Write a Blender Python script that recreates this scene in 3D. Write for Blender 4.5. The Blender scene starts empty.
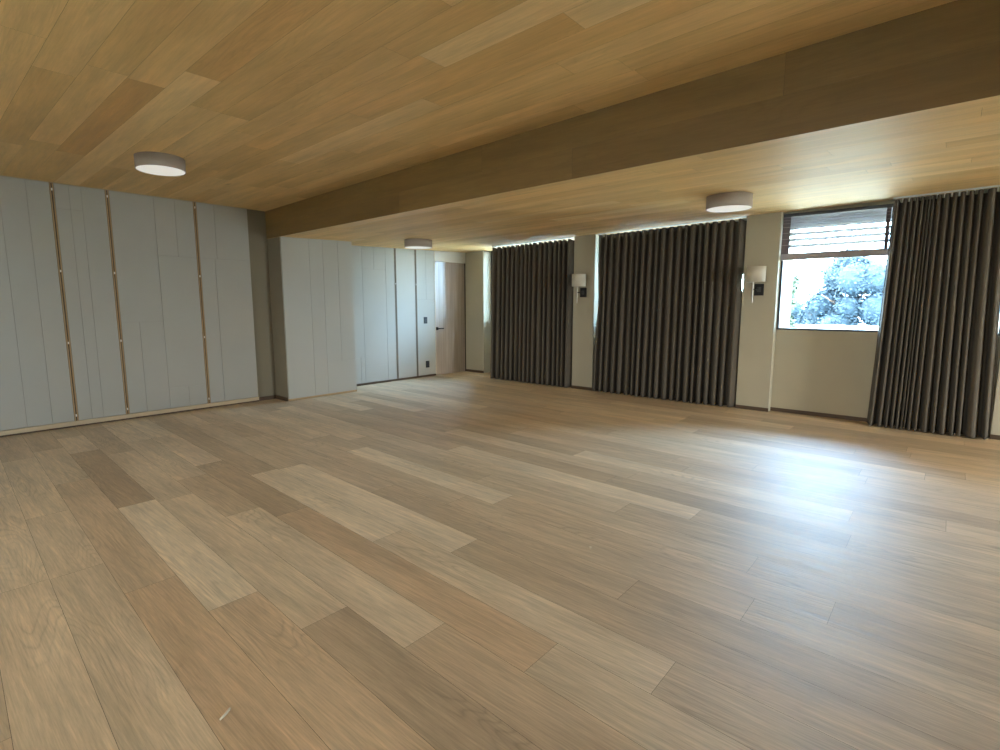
import bpy, bmesh, math, random
from mathutils import Vector, Matrix
random.seed(7)
S = bpy.context.scene
COL = S.collection

# ------------------------------------------------------------------ layout (metres, floor z = 0)
XW = -7.60            # west wall behind the panels
XA = -7.563           # face of the west panels
XC = -7.215           # face of the boxed column
XB = -7.695           # face of the far (alcove) panels
YP = 7.461            # face of the window-wall piers
YN = 7.74             # back of the curtained window niches
YN3 = 7.575           # back of the shallow niche with the uncovered window
YP0 = 7.93            # face of the set-back pier by the door
YN1 = 8.16            # back of the deep first niche
YO = 8.30             # outside face of the window wall
YB = 3.73             # face of the beam (step in the ceiling)
XE, YS = 6.0, -3.4    # east and south walls
def zc(x, y=0): return 2.942 + .03*x
def zs(x, y):
    t = (y-YB)/(YP-YB)
    return (2.432+.0135*x)*(1-t) + (2.582+.019*x)*t

# ------------------------------------------------------------------ helpers
def tag(o, label=None, cat=None, group=None, kind=None):
    if label: o['label'] = label
    if cat: o['category'] = cat
    if group: o['group'] = group
    if kind: o['kind'] = kind
    return o
def empty(name, loc, rz=0):
    o = bpy.data.objects.new(name, None); COL.objects.link(o)
    o.location = loc; o.rotation_euler = (0, 0, rz); o.empty_display_size = .1
    return o
def obj(name, bm, mats, parent=None, smooth=False, bevel=0):
    me = bpy.data.meshes.new(name)
    bmesh.ops.recalc_face_normals(bm, faces=bm.faces)
    bm.to_mesh(me); bm.free()
    for m in (mats if isinstance(mats, (list, tuple)) else [mats]): me.materials.append(m)
    if smooth:
        for p in me.polygons: p.use_smooth = True
    o = bpy.data.objects.new(name, me); COL.objects.link(o)
    if parent: o.parent = parent
    if bevel:
        md = o.modifiers.new('bevel', 'BEVEL'); md.width = bevel; md.segments = 2; md.limit_method = 'ANGLE'
    return o
def bx(bm, x0, x1, y0, y1, z0, z1, mi=0):
    v = [bm.verts.new(p) for p in ((x0,y0,z0),(x1,y0,z0),(x1,y1,z0),(x0,y1,z0),(x0,y0,z1),(x1,y0,z1),(x1,y1,z1),(x0,y1,z1))]
    for f in ((0,3,2,1),(4,5,6,7),(0,1,5,4),(1,2,6,5),(2,3,7,6),(3,0,4,7)):
        fc = bm.faces.new([v[i] for i in f]); fc.material_index = mi
def tube(bm, p, q, r, n=14, r2=None):
    p, q = Vector(p), Vector(q); d = q-p
    m = Matrix.Translation((p+q)/2) @ d.to_track_quat('Z','Y').to_matrix().to_4x4()
    bmesh.ops.create_cone(bm, cap_ends=True, segments=n, radius1=r, radius2=r if r2 is None else r2, depth=d.length, matrix=m)
def lathe(bm, prof, n=48):
    rings = []
    for r, z in prof:
        rings.append([bm.verts.new((r*math.cos(2*math.pi*i/n), r*math.sin(2*math.pi*i/n), z)) for i in range(n)])
    for a, b in zip(rings, rings[1:]):
        for i in range(n): bm.faces.new((a[i], a[(i+1)%n], b[(i+1)%n], b[i]))
    return rings

# ------------------------------------------------------------------ materials
def mat(name, col, rough=.6, spec=.5, metal=0):
    m = bpy.data.materials.new(name); m.use_nodes = True
    b = m.node_tree.nodes['Principled BSDF']
    b.inputs['Base Color'].default_value = (*col, 1); b.inputs['Roughness'].default_value = rough
    b.inputs['Specular IOR Level'].default_value = spec; b.inputs['Metallic'].default_value = metal
    return m
class N:
    def __init__(s, m): s.t = m.node_tree; s.b = s.t.nodes['Principled BSDF']
    def add(s, typ, **kw):
        n = s.t.nodes.new(typ)
        for k, v in kw.items():
            if k in n.inputs: n.inputs[k].default_value = v
            else: setattr(n, k, v)
        return n
    def l(s, a, b): s.t.links.new(a, b)
    def math(s, op, a, b=None):
        n = s.t.nodes.new('ShaderNodeMath'); n.operation = op
        for i, v in enumerate((a, b)):
            if v is None: continue
            if isinstance(v, (int, float)): n.inputs[i].default_value = v
            else: s.l(v, n.inputs[i])
        return n.outputs[0]
    def mix(s, f, a, b, blend='MIX'):
        n = s.t.nodes.new('ShaderNodeMix'); n.data_type = 'RGBA'; n.blend_type = blend
        for i, v in ((0, f), (6, a), (7, b)):
            if isinstance(v, (int, float)): n.inputs[i].default_value = v
            elif isinstance(v, tuple): n.inputs[i].default_value = (*v, 1)
            else: s.l(v, n.inputs[i])
        return n.outputs[2]
    def ramp(s, f, stops):
        n = s.t.nodes.new('ShaderNodeValToRGB'); e = n.color_ramp.elements
        while len(e) < len(stops): e.new(.5)
        for q, (p, c) in zip(e, stops): q.position = p; q.color = (*c, 1)
        s.l(f, n.inputs[0]); return n.outputs[0]

def wood(name, tones, rough=.36, spec=.5, knots=.5, grain=1.0, bump=.12, axis='Y', streak=.5, jr=0.0):
    """boards run along X; a per-board colour layer holds (tone, redness, offset)."""
    m = mat(name, (.4,.3,.2), rough, spec); n = N(m)
    at = n.add('ShaderNodeAttribute', attribute_name='board')
    sp = n.add('ShaderNodeSeparateColor'); n.l(at.outputs['Color'], sp.inputs[0])
    tone, red, off = sp.outputs[0], sp.outputs[1], sp.outputs[2]
    tc = n.add('ShaderNodeTexCoord'); sx = n.add('ShaderNodeSeparateXYZ'); n.l(tc.outputs['Object'], sx.inputs[0])
    w = sx.outputs[1] if axis == 'Y' else sx.outputs[2]
    def vec(su, sv, so=40):
        c = n.add('ShaderNodeCombineXYZ')
        n.l(n.math('ADD', n.math('MULTIPLY', sx.outputs[0], su), n.math('MULTIPLY', off, so)), c.inputs[0])
        n.l(n.math('ADD', n.math('MULTIPLY', w, sv), n.math('MULTIPLY', off, so*.7)), c.inputs[1])
        n.l(n.math('MULTIPLY', off, 11.), c.inputs[2]); return c.outputs[0]
    broad = n.add('ShaderNodeTexNoise', Scale=1.0, Detail=3.0, Roughness=.55); n.l(vec(.9, 6), broad.inputs['Vector'])
    fine = n.add('ShaderNodeTexNoise', Scale=1.0, Detail=5.0, Roughness=.65); n.l(vec(7, 150), fine.inputs['Vector'])
    mid = n.add('ShaderNodeTexNoise', Scale=1.0, Detail=4.0, Roughness=.6, Distortion=.6); n.l(vec(2.2, 34), mid.inputs['Vector'])
    # cathedral figure: contour lines of a stretched noise field
    field = n.add('ShaderNodeTexNoise', Scale=1.0, Detail=1.5, Roughness=.45); n.l(vec(.75, 5.5), field.inputs['Vector'])
    ring = n.math('ABSOLUTE', n.math('SINE', n.math('MULTIPLY', field.outputs[0], 75.)))
    ringm = n.math('POWER', n.math('SUBTRACT', 1.0, ring), 2.2)
    patch = n.add('ShaderNodeTexNoise', Scale=1.0, Detail=1.0); n.l(vec(1.1, 2.2, 17), patch.inputs['Vector'])
    pm = n.add('ShaderNodeMapRange'); pm.inputs[1].default_value = .48; pm.inputs[2].default_value = .66; n.l(patch.outputs[0], pm.inputs[0])
    ringm = n.math('MULTIPLY', ringm, pm.outputs[0])
    base = n.ramp(tone, tones)
    base = n.mix(n.math('MULTIPLY', red, .32), base, (1.12,.86,.66), 'MULTIPLY')
    bm_ = n.add('ShaderNodeMapRange'); bm_.inputs[1].default_value = .3; bm_.inputs[2].default_value = .7
    bm_.inputs[3].default_value = .87; bm_.inputs[4].default_value = 1.13; n.l(broad.outputs[0], bm_.inputs[0])
    fm = n.add('ShaderNodeMapRange'); fm.inputs[1].default_value = .3; fm.inputs[2].default_value = .7
    fm.inputs[3].default_value = 1-.22*grain; fm.inputs[4].default_value = 1+.18*grain; n.l(fine.outputs[0], fm.inputs[0])
    mm = n.add('ShaderNodeMapRange'); mm.inputs[1].default_value = .3; mm.inputs[2].default_value = .7
    mm.inputs[3].default_value = 1-.3*streak; mm.inputs[4].default_value = 1+.3*streak; n.l(mid.outputs[0], mm.inputs[0])
    k = n.math('MULTIPLY', n.math('MULTIPLY', bm_.outputs[0], fm.outputs[0]), mm.outputs[0])
    k = n.math('MULTIPLY', k, n.math('SUBTRACT', 1.0, n.math('MULTIPLY', ringm, .24*grain)))
    vo = n.add('ShaderNodeTexVoronoi', Scale=1.0); n.l(vec(.85, 2.3, 23), vo.inputs['Vector'])
    kn = n.add('ShaderNodeMapRange'); kn.inputs[1].default_value = .0; kn.inputs[2].default_value = .075
    kn.inputs[3].default_value = knots; kn.inputs[4].default_value = 0; n.l(vo.outputs['Distance'], kn.inputs[0])
    kc = n.math('GREATER_THAN', n.math('FRACT', n.math('MULTIPLY', off, 7.31)), .55)
    kk = n.math('MULTIPLY', kn.outputs[0], kc)
    c = n.add('ShaderNodeCombineXYZ')
    for i in range(3): n.l(k, c.inputs[i])
    base = n.mix(1.0, base, c.outputs[0], 'MULTIPLY')
    base = n.mix(kk, base, (.09,.055,.03))
    n.l(base, n.b.inputs['Base Color'])
    rr = n.add('ShaderNodeMapRange'); rr.inputs[1].default_value = .3; rr.inputs[2].default_value = .7
    rr.inputs[3].default_value = rough-.05; rr.inputs[4].default_value = rough+.07; n.l(mid.outputs[0], rr.inputs[0])
    n.l(rr.outputs[0], n.b.inputs['Roughness'])
    bp = n.add('ShaderNodeBump', Strength=bump, Distance=.003)
    h = n.math('SUBTRACT', n.math('ADD', fine.outputs[0], n.math('MULTIPLY', mid.outputs[0], 1.2)), n.math('MULTIPLY', ringm, .8))
    n.l(h, bp.inputs['Height']); n.l(bp.outputs[0], n.b.inputs['Normal'])
    return m
FLOOR = wood('oak_floor', [(0,(.40,.285,.17)),(.35,(.54,.40,.25)),(.7,(.64,.49,.315)),(1,(.77,.62,.425))], rough=.54, spec=.75, bump=.2, grain=.85)
CEIL = wood('oak_ceiling', [(0,(.52,.33,.14)),(.4,(.66,.45,.20)),(.75,(.74,.52,.25)),(1,(.82,.63,.35))], rough=.5, spec=.28, knots=.35, grain=.35, bump=.06, streak=.28)
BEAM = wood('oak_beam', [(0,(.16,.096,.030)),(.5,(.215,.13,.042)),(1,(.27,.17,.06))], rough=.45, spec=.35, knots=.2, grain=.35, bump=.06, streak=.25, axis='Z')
DARKGAP = mat('dark_gap', (.035,.028,.02), .8)

def plaster(name, col, sc=180., st=.06, rough=.8, var=.06):
    m = mat(name, col, rough, .25); n = N(m)
    tc = n.add('ShaderNodeTexCoord')
    a = n.add('ShaderNodeTexNoise', Scale=sc, Detail=3.0); n.l(tc.outputs['Object'], a.inputs['Vector'])
    b = n.add('ShaderNodeTexNoise', Scale=2.3, Detail=4.0); n.l(tc.outputs['Object'], b.inputs['Vector'])
    lo = tuple(c*(1-var) for c in col); hi = tuple(min(1, c*(1+var)) for c in col)
    n.l(n.mix(b.outputs[0], lo, hi), n.b.inputs['Base Color'])
    bp = n.add('ShaderNodeBump', Strength=st, Distance=.002); n.l(a.outputs[0], bp.inputs['Height']); n.l(bp.outputs[0], n.b.inputs['Normal'])
    return m
PAINT = plaster('beige_paint', (.41,.37,.28))
TAUPE = plaster('dark_taupe', (.21,.18,.127), sc=90, var=.04)  # darker than the beige pier paint, used on the strip and column
PANEL = plaster('white_panel', (.385,.375,.335), sc=90, st=.1, var=.04, rough=.6)
SEAM = mat('panel_backing', (.30,.29,.27), .8)
WHITE = plaster('white_paint', (.68,.66,.60), var=.03)
TANWOOD = plaster('tan_wood_strip', (.40,.27,.14), sc=60, var=.15, rough=.55)
ASHWOOD = plaster('ash_wood_strip', (.19,.155,.12), sc=60, var=.15, rough=.55)
SLOT = mat('slot_dark', (.05,.032,.018), .7)
CLIP = mat('clip_white', (.75,.72,.66), .4)
BASEB = plaster('dark_baseboard', (.085,.052,.03), sc=40, var=.2, rough=.5)
BLACK = mat('black_plastic', (.012,.012,.014), .35)
BLACKM = mat('black_metal', (.02,.019,.018), .35, metal=.6)
FRAME = mat('window_frame_dark', (.035,.035,.042), .45)
STEEL = mat('brushed_steel', (.5,.48,.45), .35, metal=.9)
TRACK = mat('track_white', (.75,.75,.72), .4)

def door_wood():
    m = mat('walnut_door', (.2,.13,.09), .30, .9); n = N(m)
    tc = n.add('ShaderNodeTexCoord'); mp = n.add('ShaderNodeMapping'); mp.inputs['Scale'].default_value = (1, 26, .9)
    n.l(tc.outputs['Object'], mp.inputs[0])
    a = n.add('ShaderNodeTexNoise', Scale=1.0, Detail=6.0, Roughness=.62); n.l(mp.outputs[0], a.inputs['Vector'])
    n.l(n.ramp(a.outputs[0], [(.3,(.24,.18,.14)),(.55,(.35,.27,.215)),(.75,(.44,.35,.29))]), n.b.inputs['Base Color'])
    return m
DOOR = door_wood(); DOOR.node_tree.nodes['Principled BSDF'].inputs['Coat Weight'].default_value = 1; DOOR.node_tree.nodes['Principled BSDF'].inputs['Coat Roughness'].default_value = .32
def cloth(name, c0, c1, sc=(260,260,900)):
    m = mat(name, c0, .9, .15); n = N(m)
    tc = n.add('ShaderNodeTexCoord'); mp = n.add('ShaderNodeMapping'); mp.inputs['Scale'].default_value = sc
    n.l(tc.outputs['Object'], mp.inputs[0])
    a = n.add('ShaderNodeTexNoise', Scale=1.0, Detail=2.0); n.l(mp.outputs[0], a.inputs['Vector'])
    n.l(n.mix(a.outputs[0], c0, c1), n.b.inputs['Base Color'])
    n.b.inputs['Sheen Weight'].default_value = .04; n.b.inputs['Sheen Roughness'].default_value = .5
    return m
CURT = cloth('curtain_brown', (.078,.064,.048), (.108,.090,.070))
SHADE = cloth('drum_fabric', (.33,.275,.235), (.40,.34,.29))
SCSHADE = cloth('sconce_fabric', (.47,.42,.34), (.54,.49,.40))
DIFF = mat('diffuser_acrylic', (.88,.88,.85), .22, .5)
DIFF.node_tree.nodes['Principled BSDF'].inputs['Emission Color'].default_value = (1,.98,.92,1)
DIFF.node_tree.nodes['Principled BSDF'].inputs['Emission Strength'].default_value = .3
SLAT = mat('blind_slat', (.26,.24,.26), .5)
TAPE = cloth('blind_tape', (.10,.085,.10), (.14,.12,.14))
def glass():
    m = bpy.data.materials.new('window_glass'); m.use_nodes = True; t = m.node_tree; t.nodes.clear()
    o = t.nodes.new('ShaderNodeOutputMaterial'); mx = t.nodes.new('ShaderNodeMixShader')
    tr = t.nodes.new('ShaderNodeBsdfTransparent'); tr.inputs[0].default_value = (.93,.97,.98,1)
    gl = t.nodes.new('ShaderNodeBsdfGlossy'); gl.inputs['Roughness'].default_value = .02
    lw = t.nodes.new('ShaderNodeFresnel'); lw.inputs['IOR'].default_value = 1.45
    t.links.new(lw.outputs[0], mx.inputs[0]); t.links.new(tr.outputs[0], mx.inputs[1]); t.links.new(gl.outputs[0], mx.inputs[2])
    t.links.new(mx.outputs[0], o.inputs[0]); return m
GLASS = glass()

# ------------------------------------------------------------------ board surfaces
def boards(name, mats, pitch, phase, rows, u0, u1, P, given=(), gap=.0006, length=(1.5,2.4), tone=(.2,.75), seg=1.0, red=(0,.5), kind_depth=None, clip=()):
    """quads P(u,v); one row per index; `given` = {row: [(ua, ub, tone, red), ...]}"""
    bm = bmesh.new(); cl = bm.loops.layers.float_color.new('board')
    given = dict(given)
    for k in rows:
        v0, v1 = phase+k*pitch, phase+(k+1)*pitch
        segs = sorted(given.get(k, ()))
        out = []
        def fill(a, b):
            u = a
            first = True
            while u < b-1e-4:
                ln = random.uniform(*length)*(random.uniform(.4,1) if first and a == u0 else 1); first = False
                e = b if b-u-ln < .55 else u+ln
                out.append((u, e, random.uniform(*tone), random.uniform(*red)**1.3)); u = e
        u = u0
        for s in segs:
            if s[0] > u+1e-4: fill(u, s[0])
            out.append(s); u = s[1]
        if u < u1: fill(u, u1)
        for a, b, tn, rd in out:
            off = random.random(); n = max(1, int((b-a)/seg))
            for i in range(n):
                ua, ub = a+(b-a)*i/n, a+(b-a)*(i+1)/n
                if i == 0: ua += gap
                if i == n-1: ub -= gap
                f = bm.faces.new([bm.verts.new(P(*q)) for q in ((ua,v0+gap),(ub,v0+gap),(ub,v1-gap),(ua,v1-gap))])
                for l in f.loops: l[cl] = (tn, rd, off, 1)
    for co, no in clip:
        bmesh.ops.bisect_plane(bm, geom=bm.verts[:]+bm.edges[:]+bm.faces[:], plane_co=co, plane_no=no, clear_outer=True)
    return bm

# floor: boards drift slightly against the walls
def PF(u, v): return (u, v-.05*u, 0)
given = {
 1: [(-3.4,-1.2,.62,.05)],
 2: [(-5.2,-2.95,.38,.35),(-2.95,-1.0,.42,.95),(-1.0,1.0,.45,.6)],
 3: [(-6.2,-4.27,.12,.35),(-4.27,-2.48,.86,.0),(-2.48,-.55,.50,.75)],
 4: [(-5.9,-4.2,.66,.1),(-4.2,-2.03,.70,.05),(-2.03,.1,.22,.15)],
 5: [(-4.6,-3.55,.42,.3),(-3.55,-1.59,.74,.05),(-1.59,-.2,.28,.35)],
 6: [(-4.9,-3.3,.20,.4),(-3.3,-1.13,.42,.95),(-1.13,1.1,.62,.1)],
 7: [(-4.29,-2.5,.84,.05),(-2.5,-.71,.74,.05),(-.71,1.4,.36,.1)],
 8: [(-4.26,-2.05,.88,.0),(-2.05,.3,.30,.15)],
 9: [(-5.6,-3.2,.45,.1),(-3.2,-1.1,.36,.2)],
 10: [(-4.9,-2.6,.55,.2),(-2.6,-.6,.46,.2)],
 11: [(-4.3,-2.35,.9,.0),(-2.35,-.3,.50,.35)],
 13: [(-5.0,-1.62,.66,.05),(-1.62,.5,.42,.1)],
 14: [(-3.6,-1.19,.80,.0),(-1.19,.9,.40,.1)],
}
bm = boards('floor', None, .23, .03, range(-24, 39), -8.0, XE+.1, PF, given,
            clip=(((0,YO-.02,0),(0,1,0)), ((0,YS-.1,0),(0,-1,0)), ((XB-.1,0,0),(-1,0,0))), tone=(.2,.8))
bx(bm, XB-.1, XE+.1, YS-.1, YO-.02, -.12, -.0008, 1)
tag(obj('floor', bm, [FLOOR, DARKGAP]), 'wide oak plank floor running toward the panelled wall', 'floor', kind='structure')

# high ceiling in front of the beam
def PC(u, v): return (u, v, zc(u))
cg = {-4: [(-7.6,-3.74,.80,.0),(-3.74,-1.6,.25,.7)], -5: [(-6.2,-4.1,.1,.9),(-4.1,-1.8,.5,.2)],
      0: [(-4.9,-2.54,.45,.5),(-2.54,-.4,.9,.0)], 1: [(-3.6,-1.66,.42,.6),(-1.66,.4,.92,.0)],
      3: [(-4.4,-2.0,.6,.1),(-2.0,.3,.72,.0)], 2: [(-5.1,-3.0,.8,0),(-3.0,-.9,.5,.4)]}
bm = boards('ceiling', None, .2135, 2.2355, range(-35, 7), XW, XE, PC, cg, gap=.0005, tone=(.25,.75), red=(0,.35), length=(1.8,2.4))
bx(bm, XW-.3, XE+.3, YS-.3, YB+.02, 3.12, 3.3, 1)
bx(bm, XW-.3, XE+.3, YB+.015, YO+.02, 2.75, 3.3, 1)
tag(obj('ceiling', bm, [CEIL, DARKGAP]), 'high plank ceiling of golden oak boards before the drop', 'ceiling', kind='structure')
# dropped ceiling by the windows
def PL(u, v): return (u, v, zs(u, v))
bm = boards('ceiling_lower', None, .1985, YB, range(0, 24), -7.9, XE, PL, {2:[(-1.6,.9,.6,.1)],4:[(-3.2,-1.1,.75,.1)],6:[(-4.6,-2.7,.85,0)],9:[(-3.9,-2.2,.9,0)]}, gap=.0005, tone=(.35,.85), red=(0,.5), length=(1.8,2.4), seg=.8,
            clip=(((0,YO,0),(0,1,0)),))
tag(obj('ceiling_lower', bm, CEIL), 'lower plank ceiling strip over the curtained windows', 'ceiling', kind='structure')
# beam face
def PBm(u, v):
    z0, z1 = zs(u, YB), zc(u)
    return (u, YB, z0+(z1-z0)*v)
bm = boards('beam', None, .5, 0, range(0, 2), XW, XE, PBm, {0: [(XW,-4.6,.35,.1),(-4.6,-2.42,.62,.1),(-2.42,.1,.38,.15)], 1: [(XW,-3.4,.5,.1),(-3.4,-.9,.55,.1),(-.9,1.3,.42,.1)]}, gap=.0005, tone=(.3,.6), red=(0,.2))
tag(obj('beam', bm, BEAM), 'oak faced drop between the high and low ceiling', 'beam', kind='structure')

# ------------------------------------------------------------------ walls
TOP = 3.15
bm = bmesh.new()
PIERS = [(-4.774,-4.38), (-2.137,-1.725), (.42,XE)]
for a, b in PIERS: bx(bm, a, b, YP, YO, 0, TOP)
bx(bm, XB-.3, -7.20, YP0, YO, 0, TOP)
NICHE = [(-7.20,-4.774), (-4.38,-2.137), (-1.725,.42)]
SILL = 1.075
HEAD = [2.47, 2.525, 2.528]
for (a, b), h in zip(NICHE, HEAD):
    yn = YN3 if a > -2 else YN1 if a < -7 else YN
    bx(bm, a, b, yn, YO, 0, SILL); bx(bm, a, b, yn, YO, h, TOP)
tag(obj('wall_north', bm, PAINT, bevel=.004), 'beige painted window wall with flat piers between the curtains', 'wall', kind='structure')

bm = bmesh.new(); bx(bm, XW-.12, XW, YS-.1, 4.9, 0, TOP); bx(bm, XW-.3, XB-.03, 4.88, YO, 0, TOP)
west = tag(obj('wall_west', bm, PAINT), 'long wall clad in white panels with thin wooden strips', 'wall', kind='structure')
def panel(rects, x, parent, name='panel'):
    """rects: (y0,y1,z0,z1) tiles of one cladding bay, with open joints of 4 mm"""
    bm = bmesh.new()
    for y0, y1, z0, z1 in rects: bx(bm, x-.03, x, y0+.0013, y1-.0013, z0+.0013, z1-.0013)
    y0, y1 = min(r[0] for r in rects), max(r[1] for r in rects); z0, z1 = min(r[2] for r in rects), max(r[3] for r in rects)
    bx(bm, x-.034, x-.006, y0+.003, y1-.003, z0+.003, z1-.003, 1)
    return obj(name, bm, [PANEL, SEAM], parent, bevel=.0012)
def strip(y, x, z0, z1, parent, clips, w=.034):
    bm = bmesh.new()
    bx(bm, x-.03, x+.004, y-w/2, y-.0055, z0, z1, 0); bx(bm, x-.03, x+.004, y+.0055, y+w/2, z0, z1, 0)
    bx(bm, x-.03, x-.012, y-.0055, y+.0055, z0, z1, 1)
    for c in clips: bx(bm, x-.014, x+.003, y-.006, y+.006, c-.012, c+.012, 2)
    return obj('slotted_strip', bm, [TANWOOD if x > -7.6 else ASHWOOD, SLOT, CLIP], parent)
ZT = lambda y: zc(XA)-.004
zt, zb = 2.708, .068
R = [1.355, 1.853, 2.787]; hw = .019; E3 = 3.458
panel([(-.35,.03,zb,zt),(.03,.25,zb,zt),(.25,.47,zb,1.3),(.25,.47,1.3,zt),(.47,.70,zb,zt),(.70,.925,zb,zt),(.925,1.14,zb,zt),(1.14,R[0]-hw,zb,zt)], XA, west)
panel([(-.95,-.73,zb,zt),(-.73,-.39,zb,zt)], XA, west)
panel([(R[0]+hw,1.50,zb,2.44),(R[0]+hw,1.50,2.44,zt),(1.50,1.61,2.44,zt),(1.50,1.61,zb,2.44),(1.61,R[1]-hw,zb,zt)], XA, west)
panel([(R[1]+hw,2.06,zb,1.18),(2.06,2.32,zb,1.18),(R[1]+hw,2.32,1.18,zt),(2.32,2.55,2.0,zt),(2.55,R[2]-hw,2.0,zt),(2.32,R[2]-hw,.33,2.0),(2.32,2.55,zb,.33),(2.55,R[2]-hw,zb,.33)], XA, west)
panel([(R[2]+hw,3.02,2.0,zt),(R[2]+hw,2.99,zb,2.0),(3.02,E3,2.0,zt),(2.99,E3,zb,2.0)], XA, west)
for y in R: strip(y, XA, zb-.02, zt, west, (2.64, 1.765, .965, .13))
strip(-.37, XA, zb-.02, zt, west, (2.64, 1.765, .965, .13))
# far alcove cladding
za, zat = .035, 2.36
def q(y): return zs(XB, y)-.003
Rb = [6.115, 6.592]
for rects in ([(4.905,5.325,za,.487),(5.325,5.41,za,.487),(4.905,5.41,.487,2.42),(5.41,5.65,2.0,2.42),(5.65,5.9,2.0,2.42),(5.41,5.9,.32,2.0),(5.41,5.9,za,.32),(5.9,Rb[0]-.02,za,2.42)],
              [(Rb[0]+.02,Rb[1]-.02,za,.325),(Rb[0]+.02,Rb[1]-.02,.325,2.45)],
              [(Rb[1]+.02,7.062,za,1.49),(Rb[1]+.02,6.845,1.49,2.45),(6.845,7.062,1.49,2.45)]): panel(rects, XB, west)
for y in Rb: strip(y, XB, za-.01, q(y), west, (1.77,), .038)
bm = bmesh.new(); bx(bm, XB-.03, XB+.004, 4.9, 7.07, 2.27, 2.45)
# trim lines
bm2 = bmesh.new(); bx(bm2, XW, XA+.012, YS, E3+.004, .018, .066); bx(bm2, XW, XA+.004, YS, E3, 2.709, 2.73)
tag(obj('trim_1', bm2, plaster('pale_trim', (.50,.40,.27), sc=40, var=.12), bevel=.003), 'pale wooden trim along the foot of the panelled wall', 'trim', kind='structure')
bm2 = bmesh.new(); bx(bm2, XB-.03, XB+.003, 7.062, 7.078, 0, 2.42)
tag(obj('trim_2', bm2, plaster('pale_edge', (.55,.47,.36), sc=40)), 'pale edge strip beside the brown door', 'trim', kind='structure')
bm.free()

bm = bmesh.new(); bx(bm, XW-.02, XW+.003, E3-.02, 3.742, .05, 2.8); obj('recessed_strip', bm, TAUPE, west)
# boxed column under the beam
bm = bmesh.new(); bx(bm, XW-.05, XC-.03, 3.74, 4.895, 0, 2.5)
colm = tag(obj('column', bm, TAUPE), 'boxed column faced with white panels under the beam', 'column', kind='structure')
panel([(3.742,4.165,.03,2.41),(4.165,4.385,.03,2.41),(4.385,4.893,.03,.525),(4.385,4.64,.525,2.41),(4.64,4.893,.525,2.41)], XC, colm)
bm = bmesh.new(); bx(bm, XC-.03, XC+.004, 3.744, 4.891, .006, .03)
obj('foot_trim', bm, TANWOOD, colm)

# east and south walls, out of frame, with windows added for fill light
EAST_FILL = (4.6, 6.1, .15, 2.35)  # unseen opening added to light the room from the side
bm = bmesh.new(); bx(bm, XE, XE+.15, YS-.1, EAST_FILL[0], 0, TOP); bx(bm, XE, XE+.15, EAST_FILL[1], YO, 0, TOP)
bx(bm, XE, XE+.15, EAST_FILL[0], EAST_FILL[1], 0, EAST_FILL[2]); bx(bm, XE, XE+.15, EAST_FILL[0], EAST_FILL[1], EAST_FILL[3], TOP)
tag(obj('wall_east', bm, PAINT), 'beige wall with an added fill window closing the room past the last curtain', 'wall', kind='structure')
SOUTH_FILL = [(-4.85,-4.4), (-1.40,-.78)]; SZ = (.4, 2.35)  # unseen openings added to brighten floor and walls
bm = bmesh.new(); xs = [XW-.1]+[v for p in SOUTH_FILL for v in p]+[XE+.1]
for a, b in zip(xs[::2], xs[1::2]): bx(bm, a, b, YS-.16, YS, 0, TOP)
for a, b in SOUTH_FILL: bx(bm, a, b, YS-.16, YS, 0, SZ[0]); bx(bm, a, b, YS-.16, YS, SZ[1], TOP)
tag(obj('wall_south', bm, WHITE), 'pale wall with two added fill windows behind the viewer', 'wall', kind='structure')

# baseboards
bm = bmesh.new()
for a, b in PIERS: bx(bm, a-.002, b+.002, YP-.014, YP, 0, .048)
bx(bm, XB, -7.198, YP0-.014, YP0, 0, .048)
for a, b in NICHE:
    yn = YN3 if a > -2 else YN1 if a < -7 else YN
    bx(bm, a, b, yn-.012, yn, 0, .048)
tag(obj('baseboard_north', bm, BASEB, bevel=.003), 'dark brown baseboard at the foot of the window wall', 'baseboard', kind='structure')
bm = bmesh.new()
bx(bm, XW, XW+.02, E3+.004, 3.74, 0, .055); bx(bm, XW+.02, XC-.032, 3.722, 3.74, 0, .055)
bx(bm, XB-.03, XB+.012, 4.895, 7.062, 0, .034)
bx(bm, XW, XA+.006, YS, E3, 0, .018)  # dark strip drawn for the shadow line under the pale trim
tag(obj('baseboard_west', bm, BASEB, bevel=.002), 'dark brown baseboard and shadow line strip at the foot of the panelled wall', 'baseboard', kind='structure')

# ------------------------------------------------------------------ door
d = tag(empty('door_1', (XB-.025, 7.52, 0)), 'brown wooden door at the far corner beside white panels', 'door', kind='structure')
bm = bmesh.new(); bx(bm, -.03, .012, -.44, .385, .006, 2.225); obj('door_leaf', bm, DOOR, d, bevel=.003)
bm = bmesh.new(); bx(bm, -.03, .028, -.445, .408, 2.232, 2.46); obj('header_panel', bm, WHITE, d, bevel=.003)
bm = bmesh.new(); bx(bm, -.03, .02, .387, .409, 0, 2.232); obj('door_jamb', bm, mat('jamb_brown', (.06,.038,.024), .5), d)
h = empty('door_handle', (.012, -.395, .925)); h.parent = d
bm = bmesh.new(); bx(bm, 0, .010, -.028, .028, -.03, .03); obj('handle_rose', bm, BLACKM, h, bevel=.002)
bm = bmesh.new(); tube(bm, (0,0,0), (.05,0,0), .011); bx(bm, .040, .058, -.012, .135, -.010, .010); obj('lever', bm, BLACKM, h, bevel=.003)

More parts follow.
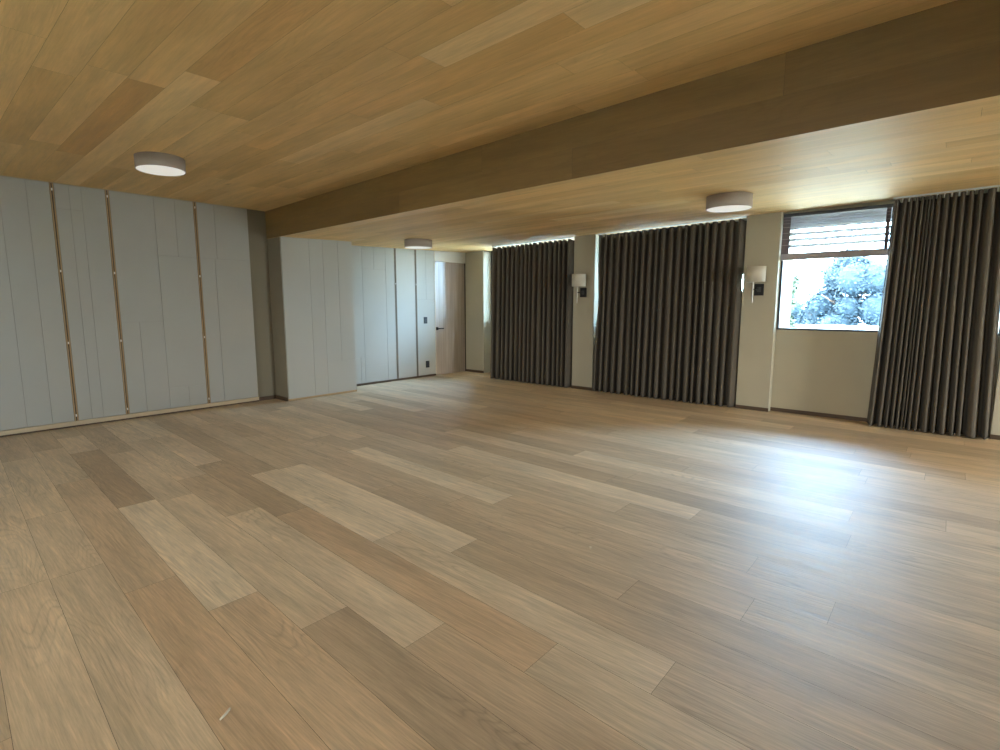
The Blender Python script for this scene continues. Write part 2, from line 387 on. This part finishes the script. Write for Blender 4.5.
# switch and outlet on the alcove panel
def plate(name, y, z, w, hgt, label, cat, kind):
    r = tag(empty(name, (XB, y, z)), label, cat)
    bm = bmesh.new(); bx(bm, 0, .007, -w/2, w/2, -hgt/2, hgt/2); obj('cover_plate', bm, BLACK, r, bevel=.002)
    if kind == 'switch':
        bm = bmesh.new(); bx(bm, .006, .011, -w*.24, w*.24, -hgt*.28, hgt*.28); obj('rocker', bm, mat('rocker_dark', (.03,.03,.034), .3), r, bevel=.0015)
    else:
        for s in (-1, 1):
            bm = bmesh.new(); tube(bm, (.006,0,s*hgt*.21), (.010,0,s*hgt*.21), w*.24, 20); obj('socket', bm, mat('socket_dark', (.03,.03,.034), .4), r)
    return r
plate('light_switch', 6.812, 1.095, .085, .125, 'small black light switch plate on white panel near the door', 'switch', 'switch')
plate('power_outlet', 6.845, .243, .09, .13, 'small black power outlet low on white panel near the door', 'outlet', 'outlet')

# ------------------------------------------------------------------ windows
def window(name, a, b, head, label, mull=(), yn=YN, f=.042):
    r = tag(empty(name, ((a+b)/2, yn, SILL)), label, 'window', kind='structure')
    w = (b-a)/2; h = head-SILL
    bm = bmesh.new()
    bx(bm, -w, -w+f, .0, .09, 0, h); bx(bm, w-f, w, 0, .09, 0, h); bx(bm, -w+f, w-f, 0, .09, 0, .024); bx(bm, -w+f, w-f, 0, .09, h-f, h)
    for x in mull:
        x -= (a+b)/2; bx(bm, x-.02, x+.02, 0, .09, .024, h-f)
    obj('window_frame', bm, FRAME, r, bevel=.003)
    xs = [-w+f]+[m-(a+b)/2 for m in mull]+[w-f]
    for p, q_ in zip(xs, xs[1:]):
        bm = bmesh.new(); bx(bm, p, q_, .046, .052, .024, h-f); obj('pane', bm, GLASS, r)
    return r
r = window('fill_window_5', EAST_FILL[0], EAST_FILL[1], EAST_FILL[3]-EAST_FILL[2]+SILL, 'unseen window added for fill light in the side wall past the last curtain')
r.location = (XE+.03, (EAST_FILL[0]+EAST_FILL[1])/2, EAST_FILL[2]); r.rotation_euler = (0, 0, math.radians(-90))
for nm, (a, b), lb in zip(('fill_window_4', 'fill_window_6'), SOUTH_FILL, ('added fill window behind the viewer toward the panelled wall', 'narrow added fill window straight behind the viewer')):
    r5 = window(nm, a, b, SZ[1]-SZ[0]+SILL, lb); r5.location = ((a+b)/2, YS-.12, SZ[0])
window('window_1', NICHE[0][0]+.003, NICHE[0][1]-.003, HEAD[0], 'dark framed window hidden by the curtain nearest the door', yn=YN1)
window('window_2', NICHE[1][0]+.003, NICHE[1][1]-.003, HEAD[1], 'dark framed window hidden by the curtain between the wall lamps')
window('window_3', NICHE[2][0]+.003, NICHE[2][1]-.003, HEAD[2], 'dark framed window showing trees under a slat blind', yn=YN3, f=.026)

# slat blind in front of the glass of window 3
ba, bb, by = -1.715, .36, YN3-.035
bl = tag(empty('slat_blind', ((ba+bb)/2, by, 2.49)), 'raised grey horizontal slat blind over upper half of uncovered window', 'blind')
w = (bb-ba)/2
bm = bmesh.new(); bx(bm, -w, w, -.022, .03, -.005, .035); obj('head_rail', bm, FRAME, bl, bevel=.003)
bm = bmesh.new(); bx(bm, -w, w, -.014, .020, -.535, -.452); obj('bottom_rail', bm, mat('blind_rail', (.30,.27,.28), .5), bl, bevel=.004)
for i, z in enumerate((-.03, -.066, -.102, -.145, -.217, -.290, -.365)):
    bm = bmesh.new(); bx(bm, -w, w, -.042, .042, -.0025, .0025)
    bmesh.ops.rotate(bm, verts=bm.verts, cent=(0,0,0), matrix=Matrix.Rotation(math.radians(-24 if i < 3 else -18), 3, 'X'))
    bmesh.ops.translate(bm, verts=bm.verts, vec=(0, .002, z))
    obj('slat', bm, SLAT, bl)
for x0, x1 in ((-w+.002, -w+.088), (.022, .062), (w-.30, w-.25)):
    bm = bmesh.new(); bx(bm, x0, x1, -.036, -.033, -.46, -.005); obj('ladder_tape', bm, TAPE, bl)

# ------------------------------------------------------------------ curtains
def lerp(a, b, t): return a+(b-a)*t
def curtain(label, top, bot, n, yc, amp, phase=0, edge=None, widths=None, seed=1):
    """top/bot = (x0,x1) at the head and the hem"""
    rnd = random.Random(seed)
    cx_ = (top[0]+top[1])/2
    r = tag(empty('curtain', (cx_, yc, 0)), label, 'curtain')
    ph = [rnd.uniform(-.5,.5) for _ in range(n+2)]; am = [rnd.uniform(.75,1.15) for _ in range(n+2)]
    wv = [rnd.uniform(-1,1) for _ in range(n+2)]
    M, K = n*14, 26
    wd_ = [(widths(k/(n-1)) if widths else 1)*rnd.uniform(.78,1.25) for k in range(n)]
    cum = [0]
    for q_ in wd_: cum.append(cum[-1]+q_)
    cum = [c/cum[-1] for c in cum]
    bm = bmesh.new(); g = []
    for j in range(K+1):
        t = j/K; row = []
        for i in range(M+1):
            u = i/M; s = u*n; k = int(min(s, n-1e-6)); f = s-k
            sm = lambda L: lerp(L[k], L[k+1], f*f*(3-2*f))
            x = lerp(lerp(top[0],bot[0],t**1.15), lerp(top[1],bot[1],t**1.15), lerp(cum[k], cum[k+1], f))
            x += sm(wv)*.016*t**.8*min(1, 6*u, 6*(1-u))
            th = 2*math.pi*(s+sm(ph)*.22*t)+phase
            a = amp*sm(am)*(.75+.25*t)
            x += (math.sin(2*th)*.13-math.sin(th)*.03)*wd_[k]*(top[1]-top[0])/n*min(1, 12*u, 12*(1-u))
            y = a*math.cos(th)*(.55+.45*abs(math.cos(th)))
            if edge: x += edge(u, t)
            zt_ = zs(x, YP)-.033-.026*(1+math.cos(th))*.5
            z = lerp(zt_, .012, t)
            row.append(bm.verts.new((x-cx_, y, z)))
        g.append(row)
    for j in range(K):
        for i in range(M): bm.faces.new((g[j][i], g[j][i+1], g[j+1][i+1], g[j+1][i]))
    dr = obj('drape', bm, CURT, r, smooth=True)
    md = dr.modifiers.new('thick', 'SOLIDIFY'); md.thickness = .003
    bm = bmesh.new()
    N_ = 8
    for i in range(N_):
        x0, x1 = lerp(top[0],top[1],i/N_), lerp(top[0],top[1],(i+1)/N_)
        v = [bm.verts.new(p) for p in [(x-cx_, y, zs(x,YP)-d_) for x in (x0,x1) for y in (-.013,.013) for d_ in (.002,.018)]]
        for f in ((0,1,3,2),(4,6,7,5),(0,2,6,4),(1,5,7,3),(0,4,5,1),(2,3,7,6)): bm.faces.new([v[q_] for q_ in f])
    obj('track', bm, TRACK, r)
    for i in range(n):
        x = lerp(top[0],top[1],(i+.5)/n); z = zs(x, YP)
        bm = bmesh.new(); bx(bm, x-cx_-.006, x-cx_+.006, -.005, .005, z-.062, z-.017); obj('glider', bm, TRACK, r)
    return r
def e2(u, t):   # small gap beside the pier at hand height, fuller hem by the other pier
    z = (1-t)*2.48
    o = 0
    if u > .93: o -= .020*math.exp(-((z-1.68)/.10)**2)*(u-.93)/.07
    return o
def e2b(u, t):
    z = (1-t)*2.48
    return e2(u, t) + (.045*math.exp(-((z-1.45)/.42)**2)*(.08-u)/.08 if u < .08 else 0)
curtain('dark brown pleated curtain nearest the brown door', (-6.535,-4.785), (-6.58,-4.785), 17, YP-.012, .080, seed=3)
curtain('dark brown pleated curtain hanging between the two wall lamps', (-4.335,-2.142), (-4.365,-2.142), 21, YP-.012, .080, edge=e2b, seed=5)
curtain('dark brown pleated curtain bunched against the uncovered window', (-.60,.335), (-.655,.42), 16, YP-.065, .088, widths=lambda q: 1.25-.75*math.exp(-((q-.38)/.2)**2)+.5*q**3, seed=11)

# ------------------------------------------------------------------ ceiling lights
def ceiling_light(x, y, z, label, R=.205, H=.118, tilt=0):
    r = tag(empty('ceiling_light', (x, y, z)), label, 'ceiling light', 'drum ceiling lights')
    r.rotation_euler = (0, tilt, 0)
    bm = bmesh.new(); lathe(bm, [(R-.004,-.004),(R,-.004),(R,-H),(R-.003,-H-.002),(R-.006,-H),(R-.006,-.004),(R-.004,-.004)], 64)
    obj('drum_shade', bm, SHADE, r, smooth=False, bevel=0)
    bm = bmesh.new(); rg = lathe(bm, [(R-.007,-H+.004),(R-.007,-H+.001),(R-.02,-H-.001)], 64); bm.faces.new(rg[-1]); bm.faces.new(rg[0])
    obj('diffuser', bm, DIFF, r)
    bm = bmesh.new(); tube(bm, (0,0,-.03), (0,0,.004), .07, 32); obj('mounting_plate', bm, TRACK, r)
    for o in r.children:
        if o.name.startswith('drum'):
            for p in o.data.polygons: p.use_smooth = abs(p.normal.z) < .3
    return r
tl = -math.atan(.03)
ceiling_light(-5.80, 1.865, zc(-5.80)-.001, 'drum ceiling light on the high ceiling near the strip-lined white wall', tilt=tl)
ceiling_light(-1.575, 1.785, zc(-1.575)-.001, 'drum ceiling light cut off by the top edge of the picture', tilt=tl)
ceiling_light(-1.79, 5.63, zs(-1.79,5.63)-.001, 'drum ceiling light on the lower ceiling in front of the uncovered window', R=.215, H=.13)
ceiling_light(-6.46, 5.60, zs(-6.46,5.60)-.001, 'drum ceiling light on the lower ceiling in front of the brown door', R=.215, H=.12)

# ------------------------------------------------------------------ wall sconces
def sconce(x, label):
    r = tag(empty('wall_sconce', (x, YP, 1.59)), label, 'wall lamp', 'wall sconces between the curtains')
    bm = bmesh.new(); bx(bm, -.056, .056, -.024, 0, -.075, .075); obj('back_plate', bm, mat('sconce_black', (.014,.013,.012), .55, .3), r, bevel=.003)
    bm = bmesh.new(); bx(bm, -.024, .024, -.031, -.023, -.032, .032); obj('switch_plate', bm, mat('sconce_switch', (.06,.055,.05), .6, .3), r, bevel=.002)
    bm = bmesh.new(); tube(bm, (-.02,-.028,.0), (-.02,-.115,.0), .008); tube(bm, (-.02,-.115,0), (-.045,-.125,0), .008); obj('arm', bm, BLACKM, r)
    bm = bmesh.new(); tube(bm, (-.045,-.125,-.165), (-.045,-.125,.11), .0085); obj('stem', bm, STEEL, r)
    bm = bmesh.new(); lathe(bm, [(.108,.095),(.112,.095),(.114,.29),(.110,.29),(.108,.095)], 40); obj('lamp_shade', bm, SCSHADE, r, smooth=True)
    bm = bmesh.new()
    for k in range(3):
        a = 2*math.pi*k/3; tube(bm, (0,0,.255), (.110*math.cos(a),.110*math.sin(a),.285), .003, 8)
    tube(bm, (0,0,.11), (0,0,.26), .007)
    for v in bm.verts: v.co += Vector((-.018,-.125,0))
    obj('shade_spider', bm, STEEL, r)
    for o in r.children:
        if o.name.startswith('lamp_shade'):
            o.location = (-.018, -.125, 0)
    return r
sconce(-4.575, 'wall lamp with pale shade on the pier nearer the brown door')
sconce(-1.93, 'wall lamp with pale shade on the pier beside the uncovered window')

# ------------------------------------------------------------------ small chips on the floor
CHIP = plaster('pale_chip', (.66,.55,.40), sc=200, var=.1)
def chip(x, y, pts, w, label):
    r = bmesh.new(); n = len(pts); top = []
    for i, (a, b, z) in enumerate(pts):
        k = w*(.55 if i in (0, n-1) else 1)
        p0, p1 = Vector(pts[max(0,i-1)]), Vector(pts[min(n-1,i+1)]); t = (p1-p0); t.z = 0; t.normalize(); s = Vector((-t.y, t.x, 0))*k/2
        c = Vector((a, b, z)); top.append([r.verts.new(c-s), r.verts.new(c+s*.9+Vector((0,0,.003)))])
    for a, b in zip(top, top[1:]): r.faces.new((a[0], b[0], b[1], a[1]))
    o = obj('wood_chip', r, CHIP, smooth=True); o.location = (x, y, 0)
    md = o.modifiers.new('thick', 'SOLIDIFY'); md.thickness = .0016; md.offset = 1
    return tag(o, label, 'wood chip')
chip(-1.777, .631, [(.008,-.020,.001),(.005,-.007,.005),(.001,.004,.008),(-.008,.015,.006),(-.020,.024,.002)], .009, 'curled pale wood chip on reddish plank, largest of the floor scraps')
chip(-1.477, 2.537, [(-.008,.006,.001),(.0,.0,.008),(.008,-.006,.010),(.012,-.012,.002)], .011, 'small pale scrap in the middle of the open floor')
chip(-2.14, 1.93, [(-.006,.003,.001),(.0,.0,.005),(.006,-.003,.001)], .007, 'tiny pale scrap at the end of a light plank')

# ------------------------------------------------------------------ outside
bm = bmesh.new(); bx(bm, -30, 25, -40, 70, -.3, -.15)
tag(obj('ground', bm, plaster('garden_ground', (.42,.44,.36), sc=3, var=.2)), 'pale garden ground outside the window', 'ground', kind='structure')
bm = bmesh.new(); bx(bm, -9, 3, 13.0, 13.25, -.2, .90)
bx(bm, -9.02, 3.02, 12.97, 13.28, .90, .96)
tag(obj('garden_wall', bm, plaster('garden_wall_render', (.72,.74,.68), sc=20)), 'low pale garden wall below the trees outside the window', 'garden wall', kind='structure')
LEAFA = plaster('leaf_haze_blue', (.013,.032,.052), sc=8, var=.35)  # outdoor haze is mixed into this blue leaf colour
LEAFB = plaster('leaf_pale_green', (.05,.08,.06), sc=8, var=.3)
BARK = plaster('bark', (.08,.06,.045), sc=12, var=.3)
def tree(x, y, h, r, label, leaf, base=.6, n=2600, seed=1, cat='tree', name='garden_tree'):
    rnd = random.Random(seed)
    o = tag(empty(name, (x, y, -.15)), label, cat)
    bm = bmesh.new(); tube(bm, (0,0,0), (.05,0,h*.75), .14, 10, .05)
    for k in range(6):
        a = rnd.uniform(0,6.28); z = lerp(base, h*.7, rnd.random()); tube(bm, (.02,0,z), (r*.6*math.cos(a), r*.6*math.sin(a), z+.5), .04, 7, .012)
    obj('trunk', bm, BARK, o, smooth=True)
    bm = bmesh.new()
    blobs = []
    for k in range(22):
        a = rnd.uniform(0,6.28); t = rnd.random(); rr = r*math.sqrt(rnd.random())*math.sqrt(max(.05,1-t**2))*.75
        blobs.append((Vector((rr*math.cos(a), rr*math.sin(a), lerp(base+.3, h-.35, t))), r*rnd.uniform(.25,.42)))
    for k in range(n):
        c, br = rnd.choice(blobs)
        dv = Vector((rnd.gauss(0,1), rnd.gauss(0,1), rnd.gauss(0,1))).normalized()*br*rnd.uniform(.6,1.05)
        p = c+dv; s = rnd.uniform(.028,.06)
        e1 = Vector((rnd.gauss(0,1), rnd.gauss(0,1), rnd.gauss(0,.6))).normalized(); e2_ = e1.cross(dv.normalized()+Vector((.01,.02,.3))).normalized()
        f = [p-e1*s, p-e2_*s*.5, p+e1*s, p+e2_*s*.5]
        bm.faces.new([bm.verts.new(v) for v in f])
    for c, br in blobs: bmesh.ops.create_icosphere(bm, subdivisions=2, radius=br*.72, matrix=Matrix.Translation(c))
    obj('crown', bm, leaf, o)
    return o
tree(-1.85, 15.5, 2.95, 1.3, 'rounded haze-blue tree seen in the middle of the window', LEAFA, seed=2, n=15000, base=.1)
tree(-4.1, 18.3, 2.2, .85, 'low bushy tree in the window between hedge and rounded tree', LEAFA, seed=4, n=8000)
tree(.2, 18.2, 2.7, 1.1, 'bushy tree in the window half behind the bunched curtain', LEAFA, seed=6, n=8000)
tree(-2.50, 11.2, 3.0, .36, 'narrow pale green shrub at the window edge beside the pier', LEAFB, seed=8, base=.2, n=5000, cat='shrub', name='garden_shrub')

# ------------------------------------------------------------------ daylight
wd = bpy.data.worlds.new('overcast'); S.world = wd; wd.use_nodes = True
t = wd.node_tree; bg = t.nodes['Background']
tc = t.nodes.new('ShaderNodeTexCoord'); sx = t.nodes.new('ShaderNodeSeparateXYZ'); t.links.new(tc.outputs['Generated'], sx.inputs[0])
def sky(c0, c1):
    rp = t.nodes.new('ShaderNodeValToRGB'); e = rp.color_ramp.elements
    e[0].position = .0; e[0].color = (*c0, 1); e[1].position = .9; e[1].color = (*c1, 1)
    t.links.new(sx.outputs[2], rp.inputs[0]); return rp.outputs[0]
# the north sky is bluer than the hazy side the sun is on
mx = t.nodes.new('ShaderNodeMix'); mx.data_type = 'RGBA'
mr = t.nodes.new('ShaderNodeMapRange'); mr.inputs[1].default_value = .0; mr.inputs[2].default_value = .6
t.links.new(sx.outputs[1], mr.inputs[0]); t.links.new(mr.outputs[0], mx.inputs[0])
t.links.new(sky((1,.97,.91),(.85,.92,1)), mx.inputs[6]); t.links.new(sky((.55,.80,1),(.33,.58,1)), mx.inputs[7])
t.links.new(mx.outputs[2], bg.inputs['Color'])
bg.inputs['Strength'].default_value = 40
for (a, b), hd in zip(NICHE, HEAD):
    L = bpy.data.lights.new('window_daylight', 'AREA'); L.shape = 'RECTANGLE'; L.size = b-a; L.size_y = hd-SILL
    o = bpy.data.objects.new('window_daylight', L); COL.objects.link(o)
    o.location = ((a+b)/2, (YN1 if a < -7 else YN)+.12, (hd+SILL)/2); o.rotation_euler = (math.radians(-90), 0, 0)
    L.cycles.is_portal = True
L = bpy.data.lights.new('window_daylight', 'AREA'); L.shape = 'RECTANGLE'; L.size = EAST_FILL[1]-EAST_FILL[0]; L.size_y = EAST_FILL[3]-EAST_FILL[2]  # portal at the added east window
o = bpy.data.objects.new('window_daylight', L); COL.objects.link(o)
o.matrix_world = Matrix.Translation((XE+.14, (EAST_FILL[0]+EAST_FILL[1])/2, (EAST_FILL[2]+EAST_FILL[3])/2)) @ Vector((1,0,0)).to_track_quat('Z','Y').to_matrix().to_4x4()
L.cycles.is_portal = True
for a, b in SOUTH_FILL:  # portals at the added south windows
    L = bpy.data.lights.new('window_daylight', 'AREA'); L.shape = 'RECTANGLE'; L.size = b-a; L.size_y = SZ[1]-SZ[0]
    o = bpy.data.objects.new('window_daylight', L); COL.objects.link(o)
    o.location = ((a+b)/2, YS-.15, sum(SZ)/2); o.rotation_euler = (math.radians(90), 0, 0)
    L.cycles.is_portal = True

# ------------------------------------------------------------------ camera
cam = bpy.data.cameras.new('camera'); co = bpy.data.objects.new('camera', cam); COL.objects.link(co); S.camera = co
cam.sensor_fit = 'HORIZONTAL'; cam.sensor_width = 36; cam.lens = 526.057*36/1000; cam.clip_start = .05
yaw, pit, rol = math.radians(40.452), math.radians(7.652), math.radians(.024)
f = Vector((-math.sin(yaw)*math.cos(pit), math.cos(yaw)*math.cos(pit), -math.sin(pit)))
r0 = Vector((math.cos(yaw), math.sin(yaw), 0)); u0 = r0.cross(f)
rr = r0*math.cos(rol)+u0*math.sin(rol); uu = -r0*math.sin(rol)+u0*math.cos(rol)
co.matrix_world = Matrix.Translation((0,0,1.4)) @ Matrix((rr, uu, -f)).transposed().to_4x4()

S.view_settings.view_transform = 'Standard'; S.view_settings.look = 'None'
S.view_settings.exposure = .75; S.view_settings.gamma = 1; S.view_settings.use_curve_mapping = False
S.cycles.max_bounces = 14; S.cycles.diffuse_bounces = 8; S.cycles.glossy_bounces = 6; S.cycles.transparent_max_bounces = 12
S.cycles.use_denoising = True; S.cycles.sample_clamp_indirect = 8
